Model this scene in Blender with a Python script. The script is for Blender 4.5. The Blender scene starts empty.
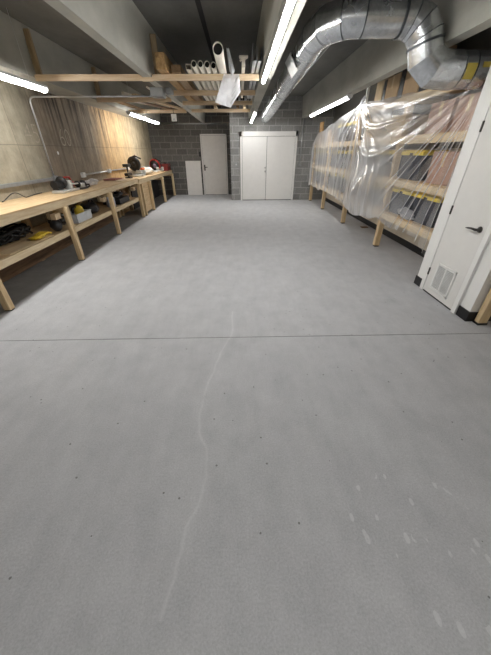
import bpy, bmesh, math, random
from mathutils import Vector, Matrix, noise
random.seed(7)
PI = math.pi
C = bpy.context.scene.collection

# ------------------------------------------------------------------ materials
def nt(name):
    m = bpy.data.materials.new(name); m.use_nodes = True
    t = m.node_tree; b = t.nodes['Principled BSDF']
    return m, t, b
def N(t, typ, **kw):
    n = t.nodes.new(typ)
    for k, v in kw.items():
        if k in n.inputs: n.inputs[k].default_value = v
        else: setattr(n, k, v)
    return n
def L(t, a, b): t.links.new(a, b)
def lin(h):
    def f(c):
        c /= 255.
        return c/12.92 if c <= .04045 else ((c+.055)/1.055)**2.4
    return (f(h[0]), f(h[1]), f(h[2]), 1)
def coords(t, scale=(1, 1, 1), obj=True, rot=(0, 0, 0)):
    tc = N(t, 'ShaderNodeTexCoord'); mp = N(t, 'ShaderNodeMapping')
    mp.inputs['Scale'].default_value = scale; mp.inputs['Rotation'].default_value = rot
    L(t, tc.outputs['Object'], mp.inputs['Vector']); return mp.outputs['Vector']
def ramp(t, fac, stops):
    r = N(t, 'ShaderNodeValToRGB'); e = r.color_ramp.elements
    while len(e) < len(stops): e.new(.5)
    for i, (p, c) in enumerate(stops): e[i].position = p; e[i].color = c
    L(t, fac, r.inputs[0]); return r.outputs[0]
def mix(t, fac, a, b, mode='MIX'):
    n = N(t, 'ShaderNodeMix', data_type='RGBA', blend_type=mode)
    for s, v in ((n.inputs[0], fac), (n.inputs[6], a), (n.inputs[7], b)):
        if hasattr(v, 'links'): L(t, v, s)
        else: s.default_value = v
    return n.outputs[2]
def M(t, op, a, b=0., c=None, clamp=False):
    n = N(t, 'ShaderNodeMath', operation=op); n.use_clamp = clamp
    for i, v in enumerate((a, b) if c is None else (a, b, c)):
        if hasattr(v, 'links'): L(t, v, n.inputs[i])
        else: n.inputs[i].default_value = v
    return n.outputs[0]
def bump(t, b, h, s=.2, d=.01):
    n = N(t, 'ShaderNodeBump'); n.inputs['Strength'].default_value = s; n.inputs['Distance'].default_value = d
    L(t, h, n.inputs['Height']); L(t, n.outputs[0], b.inputs['Normal'])
def noisetex(t, vec, scale, detail=4, rough=.55):
    n = N(t, 'ShaderNodeTexNoise'); n.inputs['Scale'].default_value = scale
    n.inputs['Detail'].default_value = detail; n.inputs['Roughness'].default_value = rough
    L(t, vec, n.inputs['Vector']); return n.outputs['Fac']

def plain(name, rgb, rough=.5, metal=0., var=.12, scale=8., stretch=(1, 1, 1)):
    m, t, b = nt(name); v = coords(t, stretch)
    f = noisetex(t, v, scale)
    a = [c*(1-var) for c in lin(rgb)[:3]]+[1]; c = [min(1, c*(1+var)) for c in lin(rgb)[:3]]+[1]
    L(t, ramp(t, f, [(.3, a), (.7, c)]), b.inputs['Base Color'])
    b.inputs['Roughness'].default_value = rough; b.inputs['Metallic'].default_value = metal
    return m
def wood(name, rgb, dark, axis='y', rough=.6):
    m, t, b = nt(name)
    sc = {'x': (1.2, 14, 14), 'y': (14, 1.2, 14), 'z': (14, 14, 1.2)}[axis]
    v = coords(t, sc); f = noisetex(t, v, 2.2, 6, .65)
    v2 = coords(t, (1, 1, 1)); f2 = noisetex(t, v2, 3., 2)
    c = ramp(t, f, [(.25, lin(dark)), (.6, lin(rgb)), (.85, lin([min(255, x*1.08) for x in rgb]))])
    c = mix(t, M(t, 'MULTIPLY', f2, .35), c, lin(dark))
    L(t, c, b.inputs['Base Color']); b.inputs['Roughness'].default_value = rough
    bump(t, b, f, .15, .004); return m

def floor_mat():
    m, t, b = nt('floor_concrete'); v = coords(t)
    big = noisetex(t, v, .7, 3); mid = noisetex(t, v, 4., 6, .7); fine = noisetex(t, v, 110., 3, .8)
    vs = coords(t, (3.5, .9, 1)); streak = noisetex(t, vs, 2.4, 5, .65)
    c = ramp(t, mid, [(.25, lin((168, 169, 172))), (.75, lin((196, 197, 199)))])
    c = mix(t, M(t, 'MULTIPLY', big, .5), c, lin((174, 175, 178)))
    c = mix(t, .22, c, ramp(t, streak, [(.3, lin((160, 161, 164))), (.7, lin((205, 205, 206)))]))
    c = mix(t, .42, c, ramp(t, fine, [(.2, (.22, .22, .22, 1)), (.8, (.78, .78, .78, 1))]), 'OVERLAY')
    tc = N(t, 'ShaderNodeTexCoord'); sp = N(t, 'ShaderNodeSeparateXYZ'); L(t, tc.outputs['Object'], sp.inputs[0])
    X, Y = sp.outputs[0], sp.outputs[1]
    # dirt specks
    vo = N(t, 'ShaderNodeTexVoronoi'); vo.inputs['Scale'].default_value = 10.; L(t, v, vo.inputs['Vector'])
    spk = M(t, 'LESS_THAN', vo.outputs['Distance'], .06)
    sel = M(t, 'GREATER_THAN', noisetex(t, v, 3.1, 2), .42)
    c = mix(t, M(t, 'MULTIPLY', M(t, 'MULTIPLY', spk, sel), .65), c, lin((70, 66, 60)))
    # wandering hairline crack, pale
    wn = N(t, 'ShaderNodeTexNoise'); wn.inputs['Scale'].default_value = 9.; wn.inputs['Detail'].default_value = 4
    cy = N(t, 'ShaderNodeCombineXYZ'); L(t, Y, cy.inputs[1]); L(t, cy.outputs[0], wn.inputs['Vector'])
    fc = N(t, 'ShaderNodeFloatCurve'); cv = fc.mapping.curves[0]
    pts = [(.0, -.36), (.30, -.33), (.45, -.30), (.60, -.28), (.79, -.22), (.99, -.22), (1.17, -.285), (1.43, -.29), (1.75, -.235), (2.03, -.18), (2.3, -.10), (2.6, -.10), (3., -.12)]
    cv.points[0].location = (0, pts[0][1]+.5); cv.points[1].location = (1, pts[-1][1]+.5)
    for py, px in pts[1:-1]: cv.points.new(py/3., px+.5)
    fc.mapping.update(); L(t, M(t, 'DIVIDE', Y, 3., clamp=True), fc.inputs['Value'])
    cx = M(t, 'ADD', M(t, 'SUBTRACT', fc.outputs[0], .5), M(t, 'MULTIPLY', M(t, 'SUBTRACT', wn.outputs['Fac'], .5), .035))
    d = M(t, 'ABSOLUTE', M(t, 'SUBTRACT', X, cx))
    cr = M(t, 'SUBTRACT', 1., M(t, 'DIVIDE', d, .013), clamp=True)
    halo = M(t, 'MULTIPLY', M(t, 'SUBTRACT', 1., M(t, 'DIVIDE', d, .055), clamp=True), .16)
    gate = M(t, 'MULTIPLY', M(t, 'LESS_THAN', Y, 2.75), M(t, 'GREATER_THAN', Y, .3))
    cr = M(t, 'MULTIPLY', M(t, 'MULTIPLY', M(t, 'ADD', M(t, 'MULTIPLY', cr, .34), halo), gate), M(t, 'MULTIPLY', noisetex(t, v, 5., 3), 1.25))
    c = mix(t, cr, c, lin((222, 222, 222)))
    # worn pale patches on the near right
    vo2 = N(t, 'ShaderNodeTexVoronoi'); vo2.inputs['Scale'].default_value = 12.; 
    L(t, coords(t, (1.6, .8, 1)), vo2.inputs['Vector'])
    pt = M(t, 'LESS_THAN', vo2.outputs['Distance'], .22)
    dx = M(t, 'SUBTRACT', X, .82); dy = M(t, 'SUBTRACT', Y, .55)
    r = M(t, 'ADD', M(t, 'MULTIPLY', dx, dx), M(t, 'MULTIPLY', M(t, 'MULTIPLY', dy, dy), .8))
    near = M(t, 'LESS_THAN', M(t, 'ADD', r, M(t, 'MULTIPLY', noisetex(t, v, 5., 2), .12)), .15)
    pm = M(t, 'MULTIPLY', M(t, 'MULTIPLY', pt, near), M(t, 'GREATER_THAN', noisetex(t, v, 9., 2), .44))
    c = mix(t, M(t, 'MULTIPLY', pm, .38), c, lin((225, 226, 226)))
    # shade below the bench, painted as darker slab colour beyond its legs
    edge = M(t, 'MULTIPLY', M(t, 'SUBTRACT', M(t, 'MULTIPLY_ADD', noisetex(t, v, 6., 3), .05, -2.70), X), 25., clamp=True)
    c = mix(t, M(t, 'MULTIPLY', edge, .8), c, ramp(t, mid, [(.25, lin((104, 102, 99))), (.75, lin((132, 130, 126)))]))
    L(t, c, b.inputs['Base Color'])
    b.inputs['Roughness'].default_value = .75; b.inputs['Specular IOR Level'].default_value = .25
    bump(t, b, M(t, 'ADD', mid, M(t, 'MULTIPLY', fine, .5)), .25, .003)
    return m

def stained_wall():
    m, t, b = nt('stained_concrete')
    tc = N(t, 'ShaderNodeTexCoord'); sp = N(t, 'ShaderNodeSeparateXYZ'); L(t, tc.outputs['Object'], sp.inputs[0])
    Y, Z = sp.outputs[1], sp.outputs[2]
    v = coords(t, (1, 1, 1)); big = noisetex(t, v, 1.3, 5, .6)
    st = noisetex(t, coords(t, (1, 4.2, .35), rot=(math.radians(-9), 0, 0)), 2.2, 6, .7)
    st2 = noisetex(t, coords(t, (1, 16, .5), rot=(math.radians(-9), 0, 0)), 2., 4, .6)
    zone = ramp(t, M(t, 'DIVIDE', M(t, 'ADD', Y, M(t, 'MULTIPLY', big, 1.2)), 14.), [
        (.0, lin((160, 152, 134))), (.44, lin((156, 148, 130))), (.475, lin((128, 115, 99))), (.56, lin((132, 120, 103))), (.61, lin((142, 128, 108))),
        (.645, lin((196, 162, 116))), (.72, lin((206, 174, 128))), (.82, lin((196, 178, 146))), (.95, lin((176, 168, 146)))])
    amt = ramp(t, M(t, 'DIVIDE', Y, 14.), [(0, (.15,)*3+(1,)), (.40, (.2,)*3+(1,)), (.45, (1, 1, 1, 1)), (.60, (1, 1, 1, 1)), (.67, (.42,)*3+(1,)), (1, (.2,)*3+(1,))])
    dk = ramp(t, st, [(.44, (0, 0, 0, 1)), (.60, (1, 1, 1, 1))])
    top = M(t, 'MULTIPLY_ADD', Z, .75, -.75, clamp=True)
    c = mix(t, M(t, 'MULTIPLY', M(t, 'MULTIPLY', dk, amt), top), zone, lin((46, 37, 31)))
    c = mix(t, M(t, 'MULTIPLY', M(t, 'MULTIPLY', ramp(t, st2, [(.52, (0, 0, 0, 1)), (.6, (1, 1, 1, 1))]), amt), .35), c, lin((66, 52, 42)))
    c = mix(t, .75, c, ramp(t, noisetex(t, v, 3.2, 7, .72), [(.25, (.25, .25, .25, 1)), (.75, (.75, .75, .75, 1))]), 'OVERLAY')
    # form joints: horizontal line near 1.6 m and vertical lines each 2.4 m
    zj = M(t, 'ABSOLUTE', M(t, 'SUBTRACT', Z, M(t, 'MULTIPLY_ADD', noisetex(t, v, .8, 2), .06, 1.60)))
    yj = M(t, 'ABSOLUTE', M(t, 'SUBTRACT', M(t, 'FRACT', M(t, 'DIVIDE', M(t, 'SUBTRACT', Y, .9), 1.22)), .5))
    j = M(t, 'MAXIMUM', M(t, 'LESS_THAN', zj, .006), M(t, 'LESS_THAN', yj, .006))
    c = mix(t, M(t, 'MULTIPLY', j, .4), c, lin((60, 52, 44)))
    # pale drips and dabs
    L(t, c, b.inputs['Base Color']); b.inputs['Roughness'].default_value = .8
    bump(t, b, big, .3, .01); return m

def block_mat(name, axis, lo=(98, 97, 95), hi=(122, 121, 119), mortar=(150, 149, 146)):
    m, t, b = nt(name)
    tc = N(t, 'ShaderNodeTexCoord'); sp = N(t, 'ShaderNodeSeparateXYZ'); L(t, tc.outputs['Object'], sp.inputs[0])
    cb = N(t, 'ShaderNodeCombineXYZ'); L(t, sp.outputs[axis], cb.inputs[0]); L(t, sp.outputs[2], cb.inputs[1])
    br = N(t, 'ShaderNodeTexBrick')
    br.inputs['Scale'].default_value = 1.; br.inputs['Brick Width'].default_value = .405; br.inputs['Row Height'].default_value = .203
    br.inputs['Mortar Size'].default_value = .011; br.inputs['Mortar Smooth'].default_value = .2; br.inputs['Bias'].default_value = 0.
    br.inputs['Color1'].default_value = lin(lo); br.inputs['Color2'].default_value = lin(hi); br.inputs['Mortar'].default_value = lin(mortar)
    L(t, cb.outputs[0], br.inputs['Vector'])
    v = coords(t); n = noisetex(t, v, 25., 5, .7)
    c = mix(t, .6, br.outputs['Color'], ramp(t, n, [(.25, (.3, .3, .3, 1)), (.75, (.7, .7, .7, 1))]), 'OVERLAY')
    L(t, c, b.inputs['Base Color']); b.inputs['Roughness'].default_value = .9
    bump(t, b, M(t, 'SUBTRACT', M(t, 'MULTIPLY', n, .3), br.outputs['Fac']), .5, .006); return m

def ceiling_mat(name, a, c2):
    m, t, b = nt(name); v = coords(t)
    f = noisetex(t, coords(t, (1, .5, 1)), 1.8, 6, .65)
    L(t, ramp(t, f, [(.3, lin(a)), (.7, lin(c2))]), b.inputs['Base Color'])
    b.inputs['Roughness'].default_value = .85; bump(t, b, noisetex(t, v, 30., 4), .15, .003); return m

def galvanized():
    m, t, b = nt('galvanized_steel'); v = coords(t)
    vo = N(t, 'ShaderNodeTexVoronoi'); vo.inputs['Scale'].default_value = 28.; L(t, v, vo.inputs['Vector'])
    sv = N(t, 'ShaderNodeSeparateXYZ'); L(t, vo.outputs['Color'], sv.inputs[0])
    c = ramp(t, sv.outputs[0], [(0, lin((204, 208, 212))), (1, lin((222, 226, 230)))])
    L(t, c, b.inputs['Base Color']); b.inputs['Metallic'].default_value = .9
    L(t, M(t, 'MULTIPLY_ADD', noisetex(t, v, 5., 4), .12, .2), b.inputs['Roughness'])
    bump(t, b, noisetex(t, v, 7., 2), .06, .008); return m

def emit(name, s, col=(1, .985, .96, 1)):
    m, t, b = nt(name); b.inputs['Base Color'].default_value = (.9, .9, .9, 1)
    b.inputs['Emission Color'].default_value = col; b.inputs['Emission Strength'].default_value = s
    nz = noisetex(t, coords(t), 3., 2)
    L(t, M(t, 'MULTIPLY_ADD', nz, .3, .3), b.inputs['Roughness']); return m

def film(name, base=.13, dens=.75, tint=(240, 242, 246), bs=.10, zone=True):
    m, t, b = nt(name); t.nodes.remove(b); out = t.nodes['Material Output']
    v = coords(t)
    tr = N(t, 'ShaderNodeBsdfTransparent'); tr.inputs[0].default_value = (.98, .98, .985, 1)
    df = N(t, 'ShaderNodeBsdfDiffuse'); df.inputs[0].default_value = lin(tint)
    tl = N(t, 'ShaderNodeBsdfTranslucent'); tl.inputs[0].default_value = lin(tint)
    gl = N(t, 'ShaderNodeBsdfGlossy'); gl.inputs['Roughness'].default_value = .2; gl.inputs[0].default_value = (1, 1, 1, 1)
    ms = N(t, 'ShaderNodeMixShader'); ms.inputs[0].default_value = .4
    L(t, df.outputs[0], ms.inputs[1]); L(t, tl.outputs[0], ms.inputs[2])
    lw = N(t, 'ShaderNodeLayerWeight'); lw.inputs['Blend'].default_value = .5
    n = noisetex(t, v, 1.6, 3, .6)
    f = M(t, 'ADD', M(t, 'MULTIPLY', M(t, 'POWER', lw.outputs['Facing'], 3.8), dens), M(t, 'MULTIPLY_ADD', n, .14, base-.05), clamp=True)
    if zone:
        sp = N(t, 'ShaderNodeSeparateXYZ'); L(t, N(t, 'ShaderNodeNewGeometry').outputs['Position'], sp.inputs[0])
        yb_ = M(t, 'DIVIDE', M(t, 'SUBTRACT', sp.outputs[1], 6.0), .8)
        belly = M(t, 'POWER', 2.718, M(t, 'MULTIPLY', M(t, 'MULTIPLY', yb_, yb_), -1.))
        zf = M(t, 'MULTIPLY_ADD', M(t, 'DIVIDE', M(t, 'SUBTRACT', 1.75, sp.outputs[2]), .5, clamp=True), .52, .2)
        far = M(t, 'MULTIPLY', M(t, 'MULTIPLY_ADD', sp.outputs[1], 1., -6.2, clamp=True), .07)
        hz = M(t, 'ADD', M(t, 'MULTIPLY', belly, zf), far)
        f = M(t, 'ADD', f, hz, clamp=True)
    m1 = N(t, 'ShaderNodeMixShader'); L(t, f, m1.inputs[0]); L(t, tr.outputs[0], m1.inputs[1]); L(t, ms.outputs[0], m1.inputs[2])
    m2 = N(t, 'ShaderNodeMixShader'); fr = N(t, 'ShaderNodeFresnel'); fr.inputs[0].default_value = 1.35
    L(t, M(t, 'MULTIPLY_ADD', fr.outputs[0], .22, .008, clamp=True), m2.inputs[0])
    L(t, m1.outputs[0], m2.inputs[1]); L(t, gl.outputs[0], m2.inputs[2])
    L(t, m2.outputs[0], out.inputs['Surface'])
    bp = N(t, 'ShaderNodeBump'); bp.inputs['Strength'].default_value = bs; bp.inputs['Distance'].default_value = .02
    L(t, noisetex(t, v, 9., 3, .5), bp.inputs['Height'])
    for q in (gl, df): L(t, bp.outputs[0], q.inputs['Normal'])
    return m

MT = dict(
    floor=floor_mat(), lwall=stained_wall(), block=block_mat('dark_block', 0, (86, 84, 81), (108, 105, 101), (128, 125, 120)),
    block2=block_mat('grey_block', 0, (128, 128, 127), (150, 150, 148), (168, 168, 166)), blocky=block_mat('grey_block_side', 1),
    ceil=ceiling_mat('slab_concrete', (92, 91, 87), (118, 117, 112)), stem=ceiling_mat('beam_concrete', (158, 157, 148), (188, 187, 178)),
    joint=plain('joint_filler', (40, 40, 42), .9), black=plain('black_rubber', (24, 24, 26), .5), cream=plain('cream_drywall', (226, 216, 198), .7, 0, .04),
    white=plain('white_paint', (236, 236, 234), .45, 0, .02), doorw=plain('door_paint', (226, 225, 222), .4, 0, .02), doorg=plain('back_door_paint', (214, 211, 207), .5, 0, .04),
    gap=plain('dark_gap', (28, 28, 28), .9), steel=plain('brushed_steel', (190, 190, 190), .3, .9), dsteel=plain('dark_steel', (72, 70, 68), .4, .7),
    pine_x=wood('pine_x', (228, 206, 166), (188, 156, 112), 'x'), pine_y=wood('pine_y', (230, 213, 180), (198, 170, 130), 'y'), pine_z=wood('pine_z', (226, 204, 164), (186, 154, 112), 'z'),
    pale_x=wood('pale_lumber', (220, 200, 170), (186, 158, 122), 'x'), old_z=wood('old_lumber', (186, 166, 134), (138, 116, 88), 'z'),
    ply=wood('plywood', (216, 190, 150), (178, 146, 106), 'y'), timber=wood('timber', (200, 166, 116), (146, 110, 70), 'y'), dtimber=wood('dark_timber', (166, 138, 104), (116, 92, 66), 'y'),
    brown=wood('brown_board', (132, 104, 76), (84, 62, 44), 'y'),
    galv=galvanized(), seam=plain('duct_seam', (92, 96, 100), .4, .8), yellowlab=plain('yellow_label', (216, 196, 96), .5),
    conduit=plain('emt_conduit', (200, 202, 204), .3, .7), light=emit('lit_diffuser', 70.), light_left=emit('lit_diffuser_left', 52.), light_right=emit('lit_diffuser_right', 19.), light_rear=emit('lit_diffuser_rear', 46.), housing=plain('fixture_housing', (205, 206, 205), .5),
    pvc=plain('pvc_white', (230, 224, 210), .4, 0, .05), bore=plain('pipe_bore', (18, 17, 16), .9), gal2=plain('grey_channel', (168, 172, 176), .35, .6),
    film=film('clear_poly_sheeting', .02, 1.15), bag=film('milky_poly_bag', .92, .2, (246, 248, 253), bs=.5, zone=False), clear=film('clear_bag', .3, .5, bs=.3, zone=False),
    card=plain('cardboard', (190, 164, 130), .8, 0, .12, 5), card2=plain('pale_cardboard', (214, 194, 160), .8, 0, .12, 5), tape=plain('packing_tape', (206, 184, 140), .3),
    tote=plain('tote_blue_black', (30, 36, 50), .45), lid=plain('tote_lid_yellow', (232, 204, 72), .45), pink=plain('pinkish_brown_board', (176, 142, 124), .7),
    red=plain('red_plastic', (166, 44, 36), .45), dred=plain('dark_red_metal', (120, 40, 34), .5), cast=plain('cast_aluminium', (196, 196, 192), .35, .5), tblack=plain('tool_black', (26, 25, 25), .45),
    yellow=plain('yellow_plastic', (226, 196, 62), .5), bin=plain('frosted_bin', (206, 210, 214), .3), jug=plain('blue_white_plastic', (186, 192, 208), .4), paper=plain('paper_white', (226, 220, 208), .7),
    chalk=plain('chalk', (160, 151, 136), .9, 0, .3, 40), dbag=plain('black_bag', (34, 34, 38), .3), purple=plain('purple_grey_fabric', (120, 104, 122), .9),
    cord=plain('black_cord', (22, 22, 22), .5), orange=plain('orange_metal', (196, 96, 48), .5), socket=plain('grey_box', (150, 152, 152), .4, .5),
)

# ------------------------------------------------------------------ mesh builder
class MB:
    def __init__(s): s.bm = bmesh.new()
    def box(s, lo, hi, bev=0., rot=None, piv=None):
        r = bmesh.ops.create_cube(s.bm, size=1.); vs = r['verts']
        c = [(a+b)/2 for a, b in zip(lo, hi)]; d = [abs(b-a) for a, b in zip(lo, hi)]
        for v in vs: v.co = Vector((v.co.x*d[0]+c[0], v.co.y*d[1]+c[1], v.co.z*d[2]+c[2]))
        if bev:
            es = list({e for v in vs for e in v.link_edges})
            rr = bmesh.ops.bevel(s.bm, geom=es, offset=bev, segments=2, affect='EDGES', profile=.6)
            vs = list({v for f in rr['faces'] for v in f.verts} | {v for v in vs if v.is_valid})
        if rot is not None:
            p = Vector(piv if piv else c)
            for v in vs: v.co = rot @ (v.co-p) + p
        return s
    def tube(s, pts, r, seg=12, caps=True):
        pts = [Vector(p) for p in pts]; n = len(pts); rings = []
        rs = r if isinstance(r, (list, tuple)) else [r]*n
        t0 = (pts[1]-pts[0]).normalized(); up = Vector((0, 0, 1)) if abs(t0.z) < .9 else Vector((0, 1, 0))
        a = t0.cross(up).normalized()
        for i, p in enumerate(pts):
            if i == 0: tg = pts[1]-pts[0]
            elif i == n-1: tg = pts[-1]-pts[-2]
            else: tg = (pts[i+1]-p).normalized()+(p-pts[i-1]).normalized()
            tg.normalize(); a = (a-tg*a.dot(tg)).normalized(); b = tg.cross(a)
            k = 1.
            if 0 < i < n-1:
                cs = (pts[i+1]-p).normalized().dot(tg); k = 1/max(.5, cs)
            m_ = (pts[i+1]-pts[i-1]).normalized() if 0 < i < n-1 else None
            rings.append([s.bm.verts.new(p+(a*math.cos(2*PI*j/seg)+b*math.sin(2*PI*j/seg))*rs[i]) for j in range(seg)])
        for i in range(n-1):
            for j in range(seg):
                f = s.bm.faces.new((rings[i][j], rings[i][(j+1) % seg], rings[i+1][(j+1) % seg], rings[i+1][j])); f.smooth = True
        if caps:
            s.bm.faces.new(rings[0][::-1]); s.bm.faces.new(rings[-1])
        return s
    def lathe(s, prof, c, axis='z', seg=20):
        ax = {'z': (Vector((1, 0, 0)), Vector((0, 1, 0)), Vector((0, 0, 1))), 'x': (Vector((0, 1, 0)), Vector((0, 0, 1)), Vector((1, 0, 0))), 'y': (Vector((0, 0, 1)), Vector((1, 0, 0)), Vector((0, 1, 0)))}[axis] if isinstance(axis, str) else axis
        c = Vector(c); rings = []
        for r, h in prof:
            rings.append([s.bm.verts.new(c+(ax[0]*math.cos(2*PI*j/seg)+ax[1]*math.sin(2*PI*j/seg))*max(r, 1e-4)+ax[2]*h) for j in range(seg)])
        for i in range(len(prof)-1):
            for j in range(seg):
                f = s.bm.faces.new((rings[i][j], rings[i][(j+1) % seg], rings[i+1][(j+1) % seg], rings[i+1][j])); f.smooth = True
        return s
    def prism(s, poly, y0, y1, axis='y'):
        def P(a, b, h): return {'y': (a, h, b), 'x': (h, a, b), 'z': (a, b, h)}[axis]
        A = [s.bm.verts.new(P(a, b, y0)) for a, b in poly]; B = [s.bm.verts.new(P(a, b, y1)) for a, b in poly]
        n = len(poly); s.bm.faces.new(A); s.bm.faces.new(B[::-1])
        for i in range(n): s.bm.faces.new((A[i], B[i], B[(i+1) % n], A[(i+1) % n]))
        return s
    def grid(s, fn, nu, nv, smooth=True):
        V = [[s.bm.verts.new(fn(i/nu, j/nv)) for j in range(nv+1)] for i in range(nu+1)]
        for i in range(nu):
            for j in range(nv):
                f = s.bm.faces.new((V[i][j], V[i+1][j], V[i+1][j+1], V[i][j+1])); f.smooth = smooth
        return s
    def build(s, name, mat, parent=None, recalc=True):
        if recalc: bmesh.ops.recalc_face_normals(s.bm, faces=s.bm.faces)
        me = bpy.data.meshes.new(name); s.bm.to_mesh(me); s.bm.free()
        o = bpy.data.objects.new(name, me); C.objects.link(o)
        me.materials.append(MT[mat] if isinstance(mat, str) else mat)
        if parent is not None:
            o.parent = parent
            r = parent
            off = Vector((0, 0, 0))
            while r is not None: off += r.location; r = r.parent
            me.transform(Matrix.Translation(-off))       # geometry is written in world space; keep it there
        return o
def tag(o, label, cat, group=None):
    o['label'] = label; o['category'] = cat
    if group: o['group'] = group
    return o
def struct(o): o['kind'] = 'structure'; return o
def thing(name, label, cat, loc=(0, 0, 0), group=None):
    o = bpy.data.objects.new(name, None); C.objects.link(o); o.location = loc; o.empty_display_size = .1
    return tag(o, label, cat, group)
def B(lo, hi, bev=0.): return MB().box(lo, hi, bev)
def copy_tree(o, loc, label=None, group=None):
    r = o.copy(); C.objects.link(r); r.location = loc
    if label: r['label'] = label
    if group: r['group'] = group
    for ch in list(o.children):
        c = ch.copy(); C.objects.link(c); c.parent = r
        for g in ch.children:
            d = g.copy(); C.objects.link(d); d.parent = c
    return r

# ------------------------------------------------------------------ setting
XL, XR, YB, YA, YF, ZC, ZS = -3.4, 3.1, 12.85, 11.2, -6., 2.98, 2.43
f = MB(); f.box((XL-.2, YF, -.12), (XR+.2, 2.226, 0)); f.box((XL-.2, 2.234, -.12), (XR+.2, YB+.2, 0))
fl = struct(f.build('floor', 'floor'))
struct(B((XL, 2.2255, -.05), (XR, 2.2345, -.004)).build('trim_1', 'joint'))
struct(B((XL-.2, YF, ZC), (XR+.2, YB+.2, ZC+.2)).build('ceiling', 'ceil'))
wl = struct(B((XL-.2, YF, 0), (XL, YB+.2, ZC)).build('wall_left', 'lwall'))
struct(B((XL, YB, 0), (-.29, YB+.2, ZC)).build('wall_back', 'block'))
struct(B((-.29, YA, 0), (XR, YB+.2, ZC)).build('wall_bumpout', 'block2'))
struct(B((XR, YF, 0), (XR+.2, YB+.2, 1.55)).build('wall_right', 'cream'))
struct(B((XR, YF, 1.55), (XR+.2, YB+.2, ZC)).build('wall_right_upper', 'ceil'))
struct(B((XL-.2, YF-.2, 0), (XR+.2, YF, ZC)).build('wall_front', 'cream'))
struct(B((XR-.012, 3.48, 0), (XR, YA, .11)).build('baseboard_right', 'black'))
# ceiling beams (tapered precast stems)
def stem(xc, hb, ht, y1, y0=YF):
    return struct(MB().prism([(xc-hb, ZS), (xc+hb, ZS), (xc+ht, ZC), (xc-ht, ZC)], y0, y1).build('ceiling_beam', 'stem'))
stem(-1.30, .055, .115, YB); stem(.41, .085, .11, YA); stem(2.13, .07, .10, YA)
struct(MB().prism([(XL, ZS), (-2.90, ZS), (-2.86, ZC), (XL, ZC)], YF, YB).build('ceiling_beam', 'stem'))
struct(B((-.475, YF, ZC-.006), (-.415, YB, ZC)).build('trim_2', 'joint'))
# chalk numbers on the left wall
def chalk(txt, y, z, size):
    cu = bpy.data.curves.new('chalk_text', 'FONT'); cu.body = txt; cu.size = size; cu.extrude = .0008; cu.offset = -size*.022
    o = bpy.data.objects.new('chalk_tmp', cu); C.objects.link(o)
    me = bpy.data.meshes.new_from_object(o.evaluated_get(bpy.context.evaluated_depsgraph_get()))
    C.objects.unlink(o); bpy.data.objects.remove(o)
    me.transform(Matrix.Translation((XL+.002, y, z)) @ Matrix.Rotation(PI/2, 4, 'Z') @ Matrix.Rotation(PI/2, 4, 'X'))
    me.materials.append(MT['chalk']); p = bpy.data.objects.new('chalk_number', me); C.objects.link(p); p.parent = wl
    return p
chalk('45', 5.42, 1.66, .40)['label'] = 'faint chalk number on the concrete by the conduit'
chalk('60', 6.42, 1.63, .42)['label'] = 'larger chalk number 60 on the brown stained concrete'
MB().lathe([(.0, 0), (.03, .0), (.028, .002), (0, .003)], (XL+.0005, 6.22, 1.52), 'x', 14).build('paint_dab', 'white', wl)

# doors -----------------------------------------------------------------
d1 = bpy.data.objects.new('door_1', None); C.objects.link(d1); d1.location = (-.97, YB, 0); struct(d1)
y = YB-.003
fr = MB(); fr.box((-1.475, y-.05, 0), (-1.43, y, 2.09)); fr.box((-.515, y-.05, 0), (-.47, y, 2.09)); fr.box((-1.475, y-.05, 2.045), (-.47, y, 2.09)); fr.build('door_frame', 'doorg', d1)
B((-1.43, y-.006, 0), (-.515, y, 2.045)).build('door_gap', 'gap', d1)
lf = B((-1.424, y-.03, .012), (-.521, y-.008, 2.04), .003).build('door_leaf', 'doorg', d1)
h = MB(); h.box((-1.40, y-.04, .88), (-1.35, y-.03, 1.08), .004); h.tube([(-1.375, y-.04, 1.0), (-1.375, y-.085, 1.0), (-1.26, y-.085, 1.0)], .011, 10)
h.build('door_handle', 'dsteel', d1)
d2 = bpy.data.objects.new('door_2', None); C.objects.link(d2); d2.location = (1.0, YA, 0); struct(d2)
y = YA-.003
fr = MB(); fr.box((.04, y-.06, 0), (.105, y, 2.08)); fr.box((1.895, y-.06, 0), (1.96, y, 2.08)); fr.box((.04, y-.06, 1.95), (1.96, y, 2.08)); fr.build('door_frame', 'doorw', d2)
B((.105, y-.006, 0), (1.895, y, 1.95)).build('door_gap', 'gap', d2)
for a, b_ in ((.113, .940), (.952, 1.887)):
    B((a, y-.035, .02), (b_, y-.008, 1.942), .004).build('door_leaf', 'doorw', d2)
h = MB(); h.lathe([(.0, 0), (.028, .0), (.028, .01), (.012, .02), (.012, .04), (.03, .05), (.03, .07), (0, .075)], (.905, y-.035, .93), (Vector((1, 0, 0)), Vector((0, 0, 1)), Vector((0, -1, 0))), 16)
h.lathe([(0, 0), (.026, 0), (.026, .012), (0, .014)], (.905, y-.035, 1.04), (Vector((1, 0, 0)), Vector((0, 0, 1)), Vector((0, -1, 0))), 16)
h.build('door_knob', 'steel', d2)
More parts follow.
